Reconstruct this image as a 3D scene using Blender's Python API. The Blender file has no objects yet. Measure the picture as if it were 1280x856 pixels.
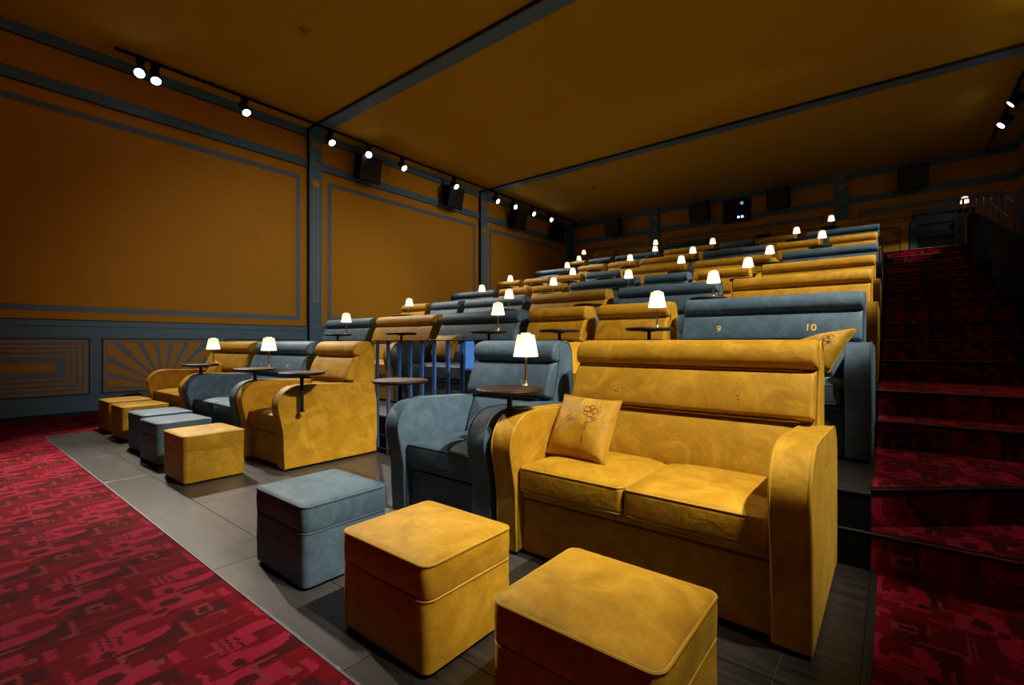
import bpy, bmesh, math, random
from mathutils import Vector, Matrix, Euler
random.seed(7)
PI = math.pi
C = bpy.context.scene.collection
SC = bpy.context.scene

# ------------------------------------------------------------------ camera
cam_d = bpy.data.cameras.new('camera'); cam = bpy.data.objects.new('camera', cam_d); C.objects.link(cam)
cam.location = (0, 0, 1.2); cam.rotation_euler = (math.radians(90), 0, math.radians(38.8))
cam_d.sensor_width = 36; cam_d.lens = 36*590/1280; cam_d.clip_end = 80; cam_d.clip_start = .02
SC.camera = cam
# ------------------------------------------------------------------ world and exposure
w = bpy.data.worlds.new('world'); SC.world = w; w.use_nodes = True
w.node_tree.nodes['Background'].inputs[0].default_value = (.02, .015, .01, 1)
w.node_tree.nodes['Background'].inputs[1].default_value = .1
SC.view_settings.view_transform = 'Standard'; SC.view_settings.look = 'None'
SC.view_settings.exposure = 0.0; SC.view_settings.gamma = 1; SC.view_settings.use_curve_mapping = False
# ------------------------------------------------------------------ spot rigs: (x, y, z) -> aim (x, y, z), power, cone
RX, LX, TZ = 1.85, -9.94, 5.80
WARM = (1.0, .91, .76)
RIGHT_SPOTS = [  # on the right-hand track: (y along the track, aim, power, cone)
    (1.30, (-1.30, 1.45, .4), 700, 24), (1.95, (-1.75, 2.80, .65), 2100, 37), (2.85, (-4.7, 2.15, .5), 1700, 27), (3.85, (-1.75, 4.60, 1.05), 1900, 37),
    (4.65, (.40, 4.4, .5), 170, 42), (5.60, (-1.65, 6.4, 1.5), 1600, 36), (6.40, (-10.3, 5.2, 1.3), 1150, 42),
    (7.40, (-1.5, 8.2, 2.0), 1250, 35), (8.35, (-3.5, 8.8, 2.1), 850, 32), (9.20, (-1.4, 10.1, 2.45), 950, 35), (9.70, (-10.3, 10.2, 2.9), 850, 42), (10.2, (.30, 14.0, 3.3), 420, 15), (11.0, (-1.2, 11.9, 3.0), 780, 35),
    (12.96, (-1.3, 13.4, 3.4), 380, 28), (14.09, (-.6, 13.6, 3.3), 60, 22)]
LEFT_SPOTS = [   # on the left-hand track
    (2.29, (-3.7, -.1, 0), 2300, 50), (2.50, (-6.9, 2.4, .5), 1200, 48), (3.95, (-6.7, 4.7, 1.0), 1200, 48), (5.77, (-6.3, 6.4, 1.3), 1100, 46),
    (6.79, (-2.6, 1.3, .3), 700, 28), (7.80, (-6.0, 8.4, 1.7), 1000, 48), (9.68, (-6.1, 10.3, 2.2), 860, 48), (11.54, (-6.1, 12.0, 2.7), 720, 48),
    (12.45, (-4.4, 12.3, 2.8), 600, 38), (13.5, (-6.3, 13.7, 3.4), 580, 44), (14.6, (-4.6, 13.8, 3.4), 220, 40)]

# ------------------------------------------------------------------ node helpers
def mat(name):
    m = bpy.data.materials.new(name); m.use_nodes = True
    nt = m.node_tree; b = nt.nodes['Principled BSDF']
    return m, nt, b
def N(nt, t, **k):
    n = nt.nodes.new(t)
    for a, v in k.items(): setattr(n, a, v)
    return n
def val(nt, sock, v):
    if isinstance(v, (int, float, tuple)): sock.default_value = v
    else: nt.links.new(v, sock)
def MA(nt, op, a, b=0.0, c=None):
    n = N(nt, 'ShaderNodeMath', operation=op); val(nt, n.inputs[0], a); val(nt, n.inputs[1], b)
    if c is not None: val(nt, n.inputs[2], c)
    return n.outputs[0]
def mixc(nt, f, a, b):
    n = N(nt, 'ShaderNodeMix', data_type='RGBA'); val(nt, n.inputs[0], f); val(nt, n.inputs[6], a); val(nt, n.inputs[7], b)
    return n.outputs[2]
def noise(nt, vec, scale, detail=3, dist=0.0, rough=.5):
    n = N(nt, 'ShaderNodeTexNoise'); nt.links.new(vec, n.inputs['Vector'])
    n.inputs['Scale'].default_value = scale; n.inputs['Detail'].default_value = detail
    n.inputs['Distortion'].default_value = dist; n.inputs['Roughness'].default_value = rough
    return n.outputs['Fac']
def ramp(nt, f, stops):
    n = N(nt, 'ShaderNodeValToRGB'); nt.links.new(f, n.inputs[0]); e = n.color_ramp.elements
    while len(e) < len(stops): e.new(.5)
    for el, (p, c) in zip(e, stops): el.position = p; el.color = c if len(c) == 4 else (*c, 1)
    return n.outputs[0]
def bump(nt, b, h, strength=.3, dist=.01):
    n = N(nt, 'ShaderNodeBump'); n.inputs['Strength'].default_value = strength; n.inputs['Distance'].default_value = dist
    nt.links.new(h, n.inputs['Height']); nt.links.new(n.outputs[0], b.inputs['Normal'])
def ocoord(nt):
    tc = N(nt, 'ShaderNodeTexCoord'); oi = N(nt, 'ShaderNodeObjectInfo')
    v = N(nt, 'ShaderNodeVectorMath', operation='SCALE'); nt.links.new(oi.outputs['Random'], v.inputs[0]); v.inputs['Scale'].default_value = 13.7
    a = N(nt, 'ShaderNodeVectorMath', operation='ADD'); nt.links.new(tc.outputs['Object'], a.inputs[0]); nt.links.new(v.outputs[0], a.inputs[1])
    return a.outputs[0]

def velvet(name, lo, mid, hi, sheen):
    m, nt, b = mat(name); v = ocoord(nt)
    f1 = noise(nt, v, 4.2, 5, 1.6, .55); f2 = noise(nt, v, 15, 3, 2.2, .6)
    f = MA(nt, 'ADD', MA(nt, 'MULTIPLY', f1, .72), MA(nt, 'MULTIPLY', f2, .28))
    col = ramp(nt, f, [(.33, lo), (.50, mid), (.67, hi)])
    nt.links.new(col, b.inputs['Base Color'])
    b.inputs['Roughness'].default_value = .62
    b.inputs['Specular IOR Level'].default_value = .25
    b.inputs['Sheen Weight'].default_value = sheen; b.inputs['Sheen Roughness'].default_value = .38
    b.inputs['Sheen Tint'].default_value = (.95, .68, .12, 1) if hi[0] > .3 else (.32, .50, .66, 1)
    h = MA(nt, 'ADD', MA(nt, 'MULTIPLY', noise(nt, v, 9, 3, 1.0), 1.0), MA(nt, 'MULTIPLY', noise(nt, v, 420, 1), .06))
    bump(nt, b, h, .35, .012)
    return m
def plain(name, col, rough=.5, metal=0.0, var=.12, scale=12, spec=.5, bstr=.08):
    m, nt, b = mat(name); v = ocoord(nt); f = noise(nt, v, scale, 4)
    c = mixc(nt, f, tuple(x*(1-var) for x in col)+(1,), tuple(min(1, x*(1+var)) for x in col)+(1,))
    nt.links.new(c, b.inputs['Base Color']); b.inputs['Roughness'].default_value = rough; b.inputs['Metallic'].default_value = metal
    b.inputs['Specular IOR Level'].default_value = spec
    bump(nt, b, f, bstr, .004)
    return m
def glow(name, col, s):
    m, nt, b = mat(name); b.inputs['Base Color'].default_value = (*col, 1)
    b.inputs['Emission Color'].default_value = (*col, 1); b.inputs['Emission Strength'].default_value = s
    return m

M = {}
M['Y'] = velvet('mustard_velvet', (.330, .168, .004), (.435, .226, .009), (.56, .315, .022), .18)
M['B'] = velvet('slate_blue_velvet', (.050, .088, .125), (.072, .122, .165), (.100, .165, .215), .16)
M['Yp'] = plain('mustard_piping', (.46, .26, .01), .6, var=.1)
M['Bp'] = plain('slate_piping', (.06, .10, .14), .6, var=.1)
M['black'] = plain('black_metal', (.012, .012, .013), .45)
M['blackmatte'] = plain('black_matte', (.003, .003, .0035), .85, spec=.12)
M['brass'] = plain('brass', (.75, .52, .24), .28, 1.0, .05)
M['gold'] = plain('gold_thread', (.85, .60, .09), .5, 0, .05)
M['brownthread'] = plain('brown_thread', (.22, .06, .015), .6)
M['silverthread'] = plain('silver_thread', (.50, .44, .30), .5)
M['cobalt'] = plain('cobalt_paint', (.028, .115, .37), .35)
M['orange'] = plain('orange_wall_paint', (.62, .29, .006), .75, var=.05, scale=2)
M['ceil'] = plain('ochre_ceiling_paint', (.62, .37, .004), .85, var=.04, scale=1.2)
M['slate'] = plain('slate_blue_paint', (.095, .225, .38), .5, var=.06, scale=4)
M['mauve'] = plain('grey_blue_stripe_paint', (.15, .21, .32), .55, var=.05)
M['paleline'] = plain('pale_flute_paint', (.26, .30, .31), .5)
M['goldpaint'] = plain('gold_paint', (.60, .33, .03), .4)
M['groove'] = plain('dark_joint', (.015, .02, .03), .7)
M['silver'] = plain('dark_metal_edge', (.07, .068, .065), .55, 0.0)
M['white'] = plain('white_plastic', (.5, .38, .2), .5)
M['shade'] = glow('lit_lamp_shade', (1.0, .84, .60), 1.6)
nt = M['shade'].node_tree; tc = N(nt, 'ShaderNodeTexCoord'); sx = N(nt, 'ShaderNodeSeparateXYZ'); nt.links.new(tc.outputs['Object'], sx.inputs[0])
rz_ = N(nt, 'ShaderNodeMapRange'); nt.links.new(sx.outputs[2], rz_.inputs[0])      # the bulb sits low in the shade
for i_, v_ in zip((1, 2, 3, 4), (.19, .325, 2.0, .80)): rz_.inputs[i_].default_value = v_
nt.links.new(rz_.outputs[0], nt.nodes['Principled BSDF'].inputs['Emission Strength'])
nt.nodes['Principled BSDF'].inputs['Base Color'].default_value = (.42, .36, .26, 1)
M['lens'] = glow('spot_lens', (1.0, .93, .82), 12)
M['beam'] = glow('projector_beam', (.25, .35, 1.0), 14)
# wood tabletop
m, nt, b = mat('walnut'); v = ocoord(nt)
mp = N(nt, 'ShaderNodeMapping'); nt.links.new(v, mp.inputs[0]); mp.inputs['Scale'].default_value = (2, 22, 8)
f = noise(nt, mp.outputs[0], 2.2, 5, .6)
nt.links.new(ramp(nt, f, [(.3, (.010, .004, .002)), (.7, (.045, .017, .008))]), b.inputs['Base Color']); b.inputs['Roughness'].default_value = .5; b.inputs['Specular IOR Level'].default_value = .2
bump(nt, b, f, .1, .002); M['wood'] = m
# stone tiles
m, nt, b = mat('grey_floor_tile'); v = ocoord(nt)
mp = N(nt, 'ShaderNodeMapping'); nt.links.new(v, mp.inputs[0]); mp.inputs['Scale'].default_value = (1, 9, 1)
f = MA(nt, 'ADD', MA(nt, 'MULTIPLY', noise(nt, mp.outputs[0], 2.5, 6, .4), .7), MA(nt, 'MULTIPLY', noise(nt, v, 3, 4), .3))
nt.links.new(ramp(nt, f, [(.3, (.042, .038, .036)), (.7, (.074, .068, .064))]), b.inputs['Base Color']); b.inputs['Roughness'].default_value = .3
bump(nt, b, noise(nt, v, 160, 2), .12, .002); M['tile'] = m
M['grout'] = plain('grout', (.05, .045, .042), .8)
m, nt, b = mat('dark_platform_boards'); v = ocoord(nt)
mp = N(nt, 'ShaderNodeMapping'); nt.links.new(v, mp.inputs[0]); mp.inputs['Scale'].default_value = (1, 14, 3)
f = noise(nt, mp.outputs[0], 2.5, 5, .5)
nt.links.new(ramp(nt, f, [(.3, (.008, .0065, .0055)), (.7, (.030, .025, .021))]), b.inputs['Base Color']); b.inputs['Roughness'].default_value = .4
M['deck'] = m

# ------------------------------------------------------------------ red patterned carpet
def carpet_mat():
    m, nt, b = mat('red_patterned_carpet')
    g = N(nt, 'ShaderNodeNewGeometry'); s = N(nt, 'ShaderNodeSeparateXYZ'); nt.links.new(g.outputs['Position'], s.inputs[0])
    yz = MA(nt, 'ADD', s.outputs[1], s.outputs[2])
    cb = N(nt, 'ShaderNodeCombineXYZ'); nt.links.new(s.outputs[0], cb.inputs[0]); nt.links.new(yz, cb.inputs[1])
    # the weave makes edges ragged
    P = cb.outputs[0]
    jm = N(nt, 'ShaderNodeMapping'); nt.links.new(P, jm.inputs[0]); jm.inputs['Scale'].default_value = (130, 7, 1)
    jn = noise(nt, jm.outputs[0], 1.0, 1)
    jm2 = N(nt, 'ShaderNodeMapping'); nt.links.new(P, jm2.inputs[0]); jm2.inputs['Scale'].default_value = (30, 30, 1)
    jn2 = noise(nt, jm2.outputs[0], 1.0, 2)
    jc = N(nt, 'ShaderNodeCombineXYZ'); nt.links.new(MA(nt, 'MULTIPLY', MA(nt, 'SUBTRACT', jn2, .5), .012), jc.inputs[0]); nt.links.new(MA(nt, 'MULTIPLY', MA(nt, 'SUBTRACT', jn, .5), .045), jc.inputs[1])
    ad = N(nt, 'ShaderNodeVectorMath', operation='ADD'); nt.links.new(P, ad.inputs[0]); nt.links.new(jc.outputs[0], ad.inputs[1]); P = ad.outputs[0]
    def q(cx, cy):
        a = N(nt, 'ShaderNodeVectorMath', operation='SUBTRACT'); nt.links.new(P, a.inputs[0]); a.inputs[1].default_value = (cx, cy, 0)
        wv = N(nt, 'ShaderNodeVectorMath', operation='WRAP'); nt.links.new(a.outputs[0], wv.inputs[0])
        wv.inputs[1].default_value = (.41, .30, 1); wv.inputs[2].default_value = (-.41, -.30, -1)
        return wv.outputs[0]
    def rect(cx, cy, hx, hy):
        out = None
        for ox, oy in ((0, 0), (.44, .30)):
            ab = N(nt, 'ShaderNodeVectorMath', operation='ABSOLUTE'); nt.links.new(q(cx+ox, cy+oy), ab.inputs[0])
            sb = N(nt, 'ShaderNodeVectorMath', operation='SUBTRACT'); nt.links.new(ab.outputs[0], sb.inputs[0]); sb.inputs[1].default_value = (hx, hy, 9)
            sp = N(nt, 'ShaderNodeSeparateXYZ'); nt.links.new(sb.outputs[0], sp.inputs[0])
            r = MA(nt, 'LESS_THAN', MA(nt, 'MAXIMUM', sp.outputs[0], sp.outputs[1]), 0.0)
            out = r if out is None else MA(nt, 'MAXIMUM', out, r)
        return out
    def ell(cx, cy, rx, ry):
        out = None
        for ox, oy in ((0, 0), (.44, .30)):
            dv = N(nt, 'ShaderNodeVectorMath', operation='DIVIDE'); nt.links.new(q(cx+ox, cy+oy), dv.inputs[0]); dv.inputs[1].default_value = (rx, ry, 1)
            ln = N(nt, 'ShaderNodeVectorMath', operation='LENGTH'); nt.links.new(dv.outputs[0], ln.inputs[0])
            r = MA(nt, 'LESS_THAN', ln.outputs['Value'], 1.0)
            out = r if out is None else MA(nt, 'MAXIMUM', out, r)
        return out
    def U(*a):
        o = a[0]
        for x in a[1:]: o = MA(nt, 'MAXIMUM', o, x)
        return o
    def minus(a, b_): return MA(nt, 'MULTIPLY', a, MA(nt, 'SUBTRACT', 1.0, b_))
    big = noise(nt, P, 3.2, 2)
    base = mixc(nt, MA(nt, 'GREATER_THAN', big, .52), (.145, .0015, .006, 1), (.100, .002, .005, 1))
    dark = (.060, .004, .006, 1); pink = (.29, .010, .034, 1); rust = (.22, .026, .028, 1)
    c = base
    c = mixc(nt, U(rect(-2.33, .58, .07, .10), rect(-2.84, .50, .05, .08), rect(-2.40, .74, .05, .05)), c, dark)
    lens = U(minus(ell(-2.51, .57, .062, .11), ell(-2.455, .57, .045, .12)), minus(ell(-2.38, .52, .06, .13), ell(-2.445, .565, .05, .12)), rect(-2.37, .43, .05, .045), rect(-2.60, .70, .085, .06), rect(-2.69, .625, .09, .010), rect(-2.57, .79, .05, .05))
    c = mixc(nt, lens, c, pink)
    c = mixc(nt, U(rect(-2.13, .60, .045, .018), rect(-2.06, .76, .055, .05), rect(-2.86, .79, .045, .055)), c, pink)
    c = mixc(nt, U(rect(-2.06, .76, .055, .005), rect(-2.86, .79, .045, .006), rect(-2.06, .735, .055, .004)), c, dark)
    c = mixc(nt, U(ell(-2.60, .71, .035, .045), ell(-2.345, .44, .025, .022), ell(-2.54, .66, .02, .03)), c, dark)
    lines = U(minus(rect(-2.42, .785, .045, .032), rect(-2.41, .785, .028, .018)),
              minus(rect(-2.30, .67, .075, .030), rect(-2.31, .66, .066, .022)),
              minus(rect(-2.22, .50, .075, .045), rect(-2.21, .51, .069, .038)),
              minus(rect(-2.76, .51, .025, .035), rect(-2.755, .505, .019, .028)), rect(-2.14, .545, .02, .022),
              rect(-2.225, .72, .003, .085), rect(-2.04, .70, .008, .035), rect(-2.66, .50, .0025, .10), rect(-2.645, .48, .0025, .09), rect(-2.20, .40, .0025, .08))
    c = mixc(nt, lines, c, rust)
    wv = N(nt, 'ShaderNodeMapping'); nt.links.new(cb.outputs[0], wv.inputs[0]); wv.inputs['Scale'].default_value = (260, 60, 1)
    fine = noise(nt, wv.outputs[0], 1.0, 1)
    sc = N(nt, 'ShaderNodeMix', data_type='RGBA', blend_type='MULTIPLY'); sc.inputs[0].default_value = .5
    nt.links.new(c, sc.inputs[6]); nt.links.new(ramp(nt, fine, [(.3, (.5, .5, .5)), (.7, (1.2, 1.2, 1.2))]), sc.inputs[7])
    nt.links.new(sc.outputs[2], b.inputs['Base Color']); b.inputs['Roughness'].default_value = .95; b.inputs['Specular IOR Level'].default_value = .1
    bump(nt, b, fine, .4, .004)
    return m
M['carpet'] = carpet_mat()

# ------------------------------------------------------------------ mesh helpers
def finish(bm, ang=38):
    bmesh.ops.recalc_face_normals(bm, faces=bm.faces[:])
    for f in bm.faces: f.smooth = True
def weighted(bm, ang):
    """area-weighted split normals, so that large flat faces stay flat beside small rounded ones"""
    bm.normal_update(); bm.verts.index_update(); out = []
    cl = math.cos(math.radians(ang+14)); A = {f: f.calc_area() for f in bm.faces}
    for f in bm.faces:
        n0 = f.normal
        for l in f.loops:
            s_ = Vector((0, 0, 0))
            for g in l.vert.link_faces:
                if g is f or n0.dot(g.normal) > cl: s_ += g.normal*A[g]
            out.append(tuple(s_.normalized()) if s_.length > 1e-12 else tuple(n0))
    return out
def to_mesh(bm, name, ang):
    finish(bm); nn = weighted(bm, ang)
    me = bpy.data.meshes.new(name); bm.to_mesh(me); bm.free(); me.normals_split_custom_set(nn); return me
def obj(name, bm, m, parent=None, ang=38, **props):
    me = to_mesh(bm, name, ang)
    me.materials.append(M[m] if isinstance(m, str) else m)
    o = bpy.data.objects.new(name, me); C.objects.link(o)
    if parent is not None: o.parent = parent
    for k, v in props.items(): o[k] = v
    return o
def inst(name, me, parent=None, loc=(0, 0, 0), **props):
    o = bpy.data.objects.new(name, me); C.objects.link(o); o.location = loc
    if parent is not None: o.parent = parent
    for k, v in props.items(): o[k] = v
    return o
def thing(name, label, cat, loc=(0, 0, 0), rz=0, group=None):
    o = bpy.data.objects.new(name, None); C.objects.link(o); o.location = loc; o.rotation_euler.z = rz
    o.empty_display_size = .1
    o['label'] = label; o['category'] = cat
    if group: o['group'] = group
    return o
def tree_copy(o, parent=None):
    c = o.copy(); C.objects.link(c)
    if parent is not None: c.parent = parent
    for ch in o.children: tree_copy(ch, c)
    return c
def BM(): return bmesh.new()
def box(bm, x0, x1, y0, y1, z0, z1, bev=0.0, seg=2, mtx=None):
    r = bmesh.ops.create_cube(bm, size=1)
    vs = r['verts']
    for v in vs: v.co = Vector(((x0+x1)/2+v.co.x*(x1-x0), (y0+y1)/2+v.co.y*(y1-y0), (z0+z1)/2+v.co.z*(z1-z0)))
    if bev > 0:
        es = list({e for v in vs for e in v.link_edges})
        rr = bmesh.ops.bevel(bm, geom=es, offset=bev, segments=seg, profile=.5, affect='EDGES')
        vs = list({v for f in rr['faces'] for v in f.verts} | {v for v in vs if v.is_valid})
    if mtx is not None:
        for v in vs: v.co = mtx @ v.co
    return bm
def cyl(bm, p0, p1, r0, r1=None, n=16, caps=True):
    r1 = r0 if r1 is None else r1
    p0 = Vector(p0); p1 = Vector(p1); d = (p1-p0).normalized()
    a = d.orthogonal().normalized(); b = d.cross(a)
    A = [bm.verts.new(p0+(a*math.cos(2*PI*i/n)+b*math.sin(2*PI*i/n))*r0) for i in range(n)]
    B = [bm.verts.new(p1+(a*math.cos(2*PI*i/n)+b*math.sin(2*PI*i/n))*r1) for i in range(n)]
    for i in range(n): bm.faces.new((A[i], A[(i+1) % n], B[(i+1) % n], B[i]))
    if caps: bm.faces.new(A[::-1]); bm.faces.new(B)
    return bm
def lathe(bm, prof, n=24, cx=0, cy=0):
    rings = []
    for r, z in prof:
        if r < 1e-5: rings.append([bm.verts.new((cx, cy, z))])
        else: rings.append([bm.verts.new((cx+r*math.cos(2*PI*i/n), cy+r*math.sin(2*PI*i/n), z)) for i in range(n)])
    for A, B in zip(rings, rings[1:]):
        for i in range(n):
            a = [A[i % len(A)], A[(i+1) % len(A)]] if len(A) > 1 else [A[0]]
            b_ = [B[(i+1) % len(B)], B[i % len(B)]] if len(B) > 1 else [B[0]]
            if len(a)+len(b_) > 2: bm.faces.new(a+b_)
    return bm
def tube(bm, pts, r, closed=False, n=6):
    pts = [Vector(p) for p in pts]; k = len(pts); rings = []
    prev = None
    for i, p in enumerate(pts):
        if closed: t = pts[(i+1) % k]-pts[(i-1) % k]
        else: t = pts[min(i+1, k-1)]-pts[max(i-1, 0)]
        t.normalize()
        a = t.orthogonal().normalized() if prev is None else (prev-t*prev.dot(t)).normalized()
        prev = a; b = t.cross(a)
        rings.append([bm.verts.new(p+(a*math.cos(2*PI*j/n)+b*math.sin(2*PI*j/n))*r) for j in range(n)])
    m = k if closed else k-1
    for i in range(m):
        A, B = rings[i], rings[(i+1) % k]
        sh = 0
        if closed and i == k-1:
            sh = min(range(n), key=lambda s: (A[0].co-B[s].co).length)
        for j in range(n): bm.faces.new((A[j], A[(j+1) % n], B[(j+1+sh) % n], B[(j+sh) % n]))
    if not closed: bm.faces.new(rings[0][::-1]); bm.faces.new(rings[-1])
    return bm
def smooth_poly(pts, sub=3, closed=True):
    """Catmull-Rom through the points; points given as (a, b, 's') stay sharp corners."""
    out = []; k = len(pts)
    rng = range(k) if closed else range(k-1)
    for i in rng:
        p1 = pts[i]; p2 = pts[(i+1) % k]
        p0 = pts[(i-1) % k] if (closed or i > 0) else p1
        p3 = pts[(i+2) % k] if (closed or i < k-2) else p2
        if len(p1) > 2: p0 = p1
        if len(p2) > 2: p3 = p2
        if len(p1) > 2 and len(p2) > 2:
            out.append((p1[0], p1[1])); continue
        for s in range(sub):
            t = s/sub
            q = []
            for d in (0, 1):
                a, b, c, e = p0[d], p1[d], p2[d], p3[d]
                q.append(.5*((2*b)+(-a+c)*t+(2*a-5*b+4*c-e)*t*t+(-a+3*b-3*c+e)*t**3))
            out.append(tuple(q))
    if not closed: out.append((pts[-1][0], pts[-1][1]))
    return out
def inset(poly, d):
    k = len(poly); out = []
    area = sum(poly[i][0]*poly[(i+1) % k][1]-poly[(i+1) % k][0]*poly[i][1] for i in range(k))
    s = 1 if area > 0 else -1
    for i in range(k):
        p0 = Vector(poly[i-1]); p = Vector(poly[i]); p1 = Vector(poly[(i+1) % k])
        e0 = (p-p0); e1 = (p1-p)
        if e0.length < 1e-6: e0 = e1
        if e1.length < 1e-6: e1 = e0
        e0 = e0.normalized(); e1 = e1.normalized()
        n0 = Vector((-e0.y, e0.x))*s; n1 = Vector((-e1.y, e1.x))*s
        nn = n0+n1
        nn = nn.normalized() if nn.length > 1e-4 else n0
        mlt = 1/max(.5, nn.dot(n0))
        out.append((p.x+nn.x*d*mlt, p.y+nn.y*d*mlt))
    return out
def prism(bm, prof, x0, x1, r=.02, seg=3, nx=1, deform=None):
    """Upholstered solid: (y, z) profile swept along x with rounded ends."""
    rings = []
    def ring(x, ins):
        pr = inset(prof, ins) if ins > 1e-6 else prof
        return [(x, y, z) for y, z in pr]
    if r > 0:
        for i in range(seg): 
            a = i/seg*PI/2; rings.append(ring(x0+r*(1-math.cos(a)), r*(1-math.sin(a))))
    for i in range(nx+1): rings.append(ring(x0+r+(x1-x0-2*r)*i/nx, 0))
    if r > 0:
        for i in range(seg-1, -1, -1):
            a = i/seg*PI/2; rings.append(ring(x1-r*(1-math.cos(a)), r*(1-math.sin(a))))
    if deform: rings = [[deform(*p) for p in R] for R in rings]
    V = [[bm.verts.new(p) for p in R] for R in rings]; k = len(prof)
    for A, B in zip(V, V[1:]):
        for j in range(k): bm.faces.new((A[j], A[(j+1) % k], B[(j+1) % k], B[j]))
    bm.faces.new(V[0][::-1]); bm.faces.new(V[-1])
    return bm
def slab(bm, poly, z0, z1):
    A = [bm.verts.new((x, y, z0)) for x, y in poly]; B = [bm.verts.new((x, y, z1)) for x, y in poly]; k = len(poly)
    for i in range(k): bm.faces.new((A[i], A[(i+1) % k], B[(i+1) % k], B[i]))
    bm.faces.new(A[::-1]); bm.faces.new(B)
    return bm
ST = dict(kind='structure')

# ================================================================== ROOM
XL, XR, YB, YF, H = -10.45, 2.42, 16.83, -6.0, 6.10
ZR = [0, .405, .805, 1.22, 1.69, 2.20, 2.72, 3.29]          # floor of each row
PF = [None]+[3.12+1.8*i for i in range(7)]                  # front edge of each raised platform
ROW_Y = [2.02+1.8*i for i in range(8)]
AX0, AX1 = -.085, 1.25                                        # stairs

floor = obj('floor', box(BM(), XL, XR, YF, .945, -.06, 0), 'carpet', **ST)
obj('carpet_side', box(BM(), XL, -8.43, .945, 3.118, -.06, 0), 'carpet', floor)
obj('carpet_aisle', box(BM(), AX0+.03, XR, .945, 3.2, -.06, 0), 'carpet', floor)
obj('tile_bed', box(BM(), -8.43, AX0, .945, 3.118, -.06, -.004), 'grout', floor)
obj('metal_edge', box(BM(), -8.43, AX0+.03, .945, .958, -.01, .0035, .0015, 1), 'silver', floor, label='thin silver edging between carpet and tiles')
obj('metal_edge', box(BM(), -8.443, -8.43, .945, 3.118, -.01, .0035), 'silver', floor)
obj('edge_strip', box(BM(), AX0, AX0+.03, .958, 3.1, -.01, .006, .002, 1), 'black', floor)
xs = [-8.43]; x = -7.71
while x < AX0-.2: xs.append(x); x += 1.23
xs.append(AX0)
ys = [.958, 1.28, 1.89, 2.50, 3.118]
for a, b_ in zip(xs, xs[1:]):
    for c_, d_ in zip(ys, ys[1:]):
        obj('tile', box(BM(), a+.002, b_-.002, c_+.002, d_-.002, -.012, 0, .0007, 1), 'tile' if a < -2.0 else 'deck', floor)
# raised platforms
for k in range(1, 8):
    y0 = PF[k]; y1 = (PF[k+1] if k < 7 else YB); z = ZR[k]
    p = obj('platform', box(BM(), -8.95, AX0, y0, y1, -.02, z), 'deck', floor)
    obj('riser_board', box(BM(), -8.95, AX0, y0-.006, y0+.001, -.02 if k == 1 else ZR[k-1], z-.012), 'blackmatte', p)
    obj('nosing', box(BM(), -8.95, AX0, y0-.012, y0+.04, z-.012, z+.004, .003, 1), 'black', p)
    if k == 1: obj('joint_line', box(BM(), -8.95, AX0, y0-.012, y0-.005, .195, .203), 'silver', p)
# left carpeted aisle steps (hidden behind the seats for the most part)
for k in range(1, 8):
    y0 = PF[k]; y1 = (PF[k+1] if k < 7 else YB)
    s = obj('step', box(BM(), XL, -8.95, y0-.38, y1, -.02, (ZR[k]+ZR[k-1])/2), 'carpet', floor)
    s = obj('step', box(BM(), XL, -8.95, y0, y1, -.02, ZR[k]), 'carpet', floor)
# right stairs
stairs = obj('stairs', slab(BM(), [(AX0+.002, 3.10), (.45, 3.10), (AX1, 3.75), (AX1, 5), (AX0+.002, 5)], -.05, .205), 'carpet', **ST)
def nose(pts, z, parent):
    for (x0, y0), (x1, y1) in zip(pts, pts[1:]):
        L = math.hypot(x1-x0, y1-y0); a = math.atan2(y1-y0, x1-x0)
        mt = Matrix.Translation((x0, y0, z)) @ Matrix.Rotation(a, 4, 'Z')
        obj('nosing', box(BM(), 0, L, -.012, .035, -.02, .004, .003, 1, mt), 'blackmatte', parent)
        obj('nosing_edge', box(BM(), 0, L, -.0145, -.008, -.002, .006, 0, 1, mt), 'brass', parent)
nose([(AX0, 3.10), (.45, 3.10), (AX1, 3.75)], .205, stairs)
s = obj('step', slab(BM(), [(AX0+.002, 3.20), (.56, 3.76), (AX1, 4.33), (AX1, 6), (AX0+.002, 6)], -.05, .405), 'carpet', stairs)
nose([(AX0, 3.20), (.56, 3.76), (AX1, 4.33)], .405, s)
STEPS = [(.605, 4.55), (.805, 4.93), (1.01, 6.37), (1.22, 6.74), (1.455, 8.18), (1.69, 8.54), (1.86, 9.62), (2.03, 9.98), (2.20, 10.34),
         (2.375, 11.42), (2.55, 11.78), (2.72, 12.14), (2.91, 13.20), (3.10, 13.55), (3.29, 13.90)]
for i, (z, y) in enumerate(STEPS):
    y1 = STEPS[i+1][1]+.1 if i < len(STEPS)-1 else YB
    s = obj('step', box(BM(), AX0+.002, AX1, y, y1, z-.5, z), 'carpet', stairs)
    nose([(AX0+.002, y), (AX1, y)], z, s)
obj('landing_floor', box(BM(), AX1, XR, 13.9, YB, 2.8, 3.29), 'carpet', stairs)
# dark parapet on the far side of the stairs
pp = [(3.2, -.05), (3.2, .95), (4.6, 1.35), (13.3, 3.85), (13.9, 3.85), (13.9, -.05)]
bm = BM(); prism(bm, pp, AX1+.002, AX1+.06, 0)
obj('stair_parapet', bm, 'blackmatte', kind='structure')

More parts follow.
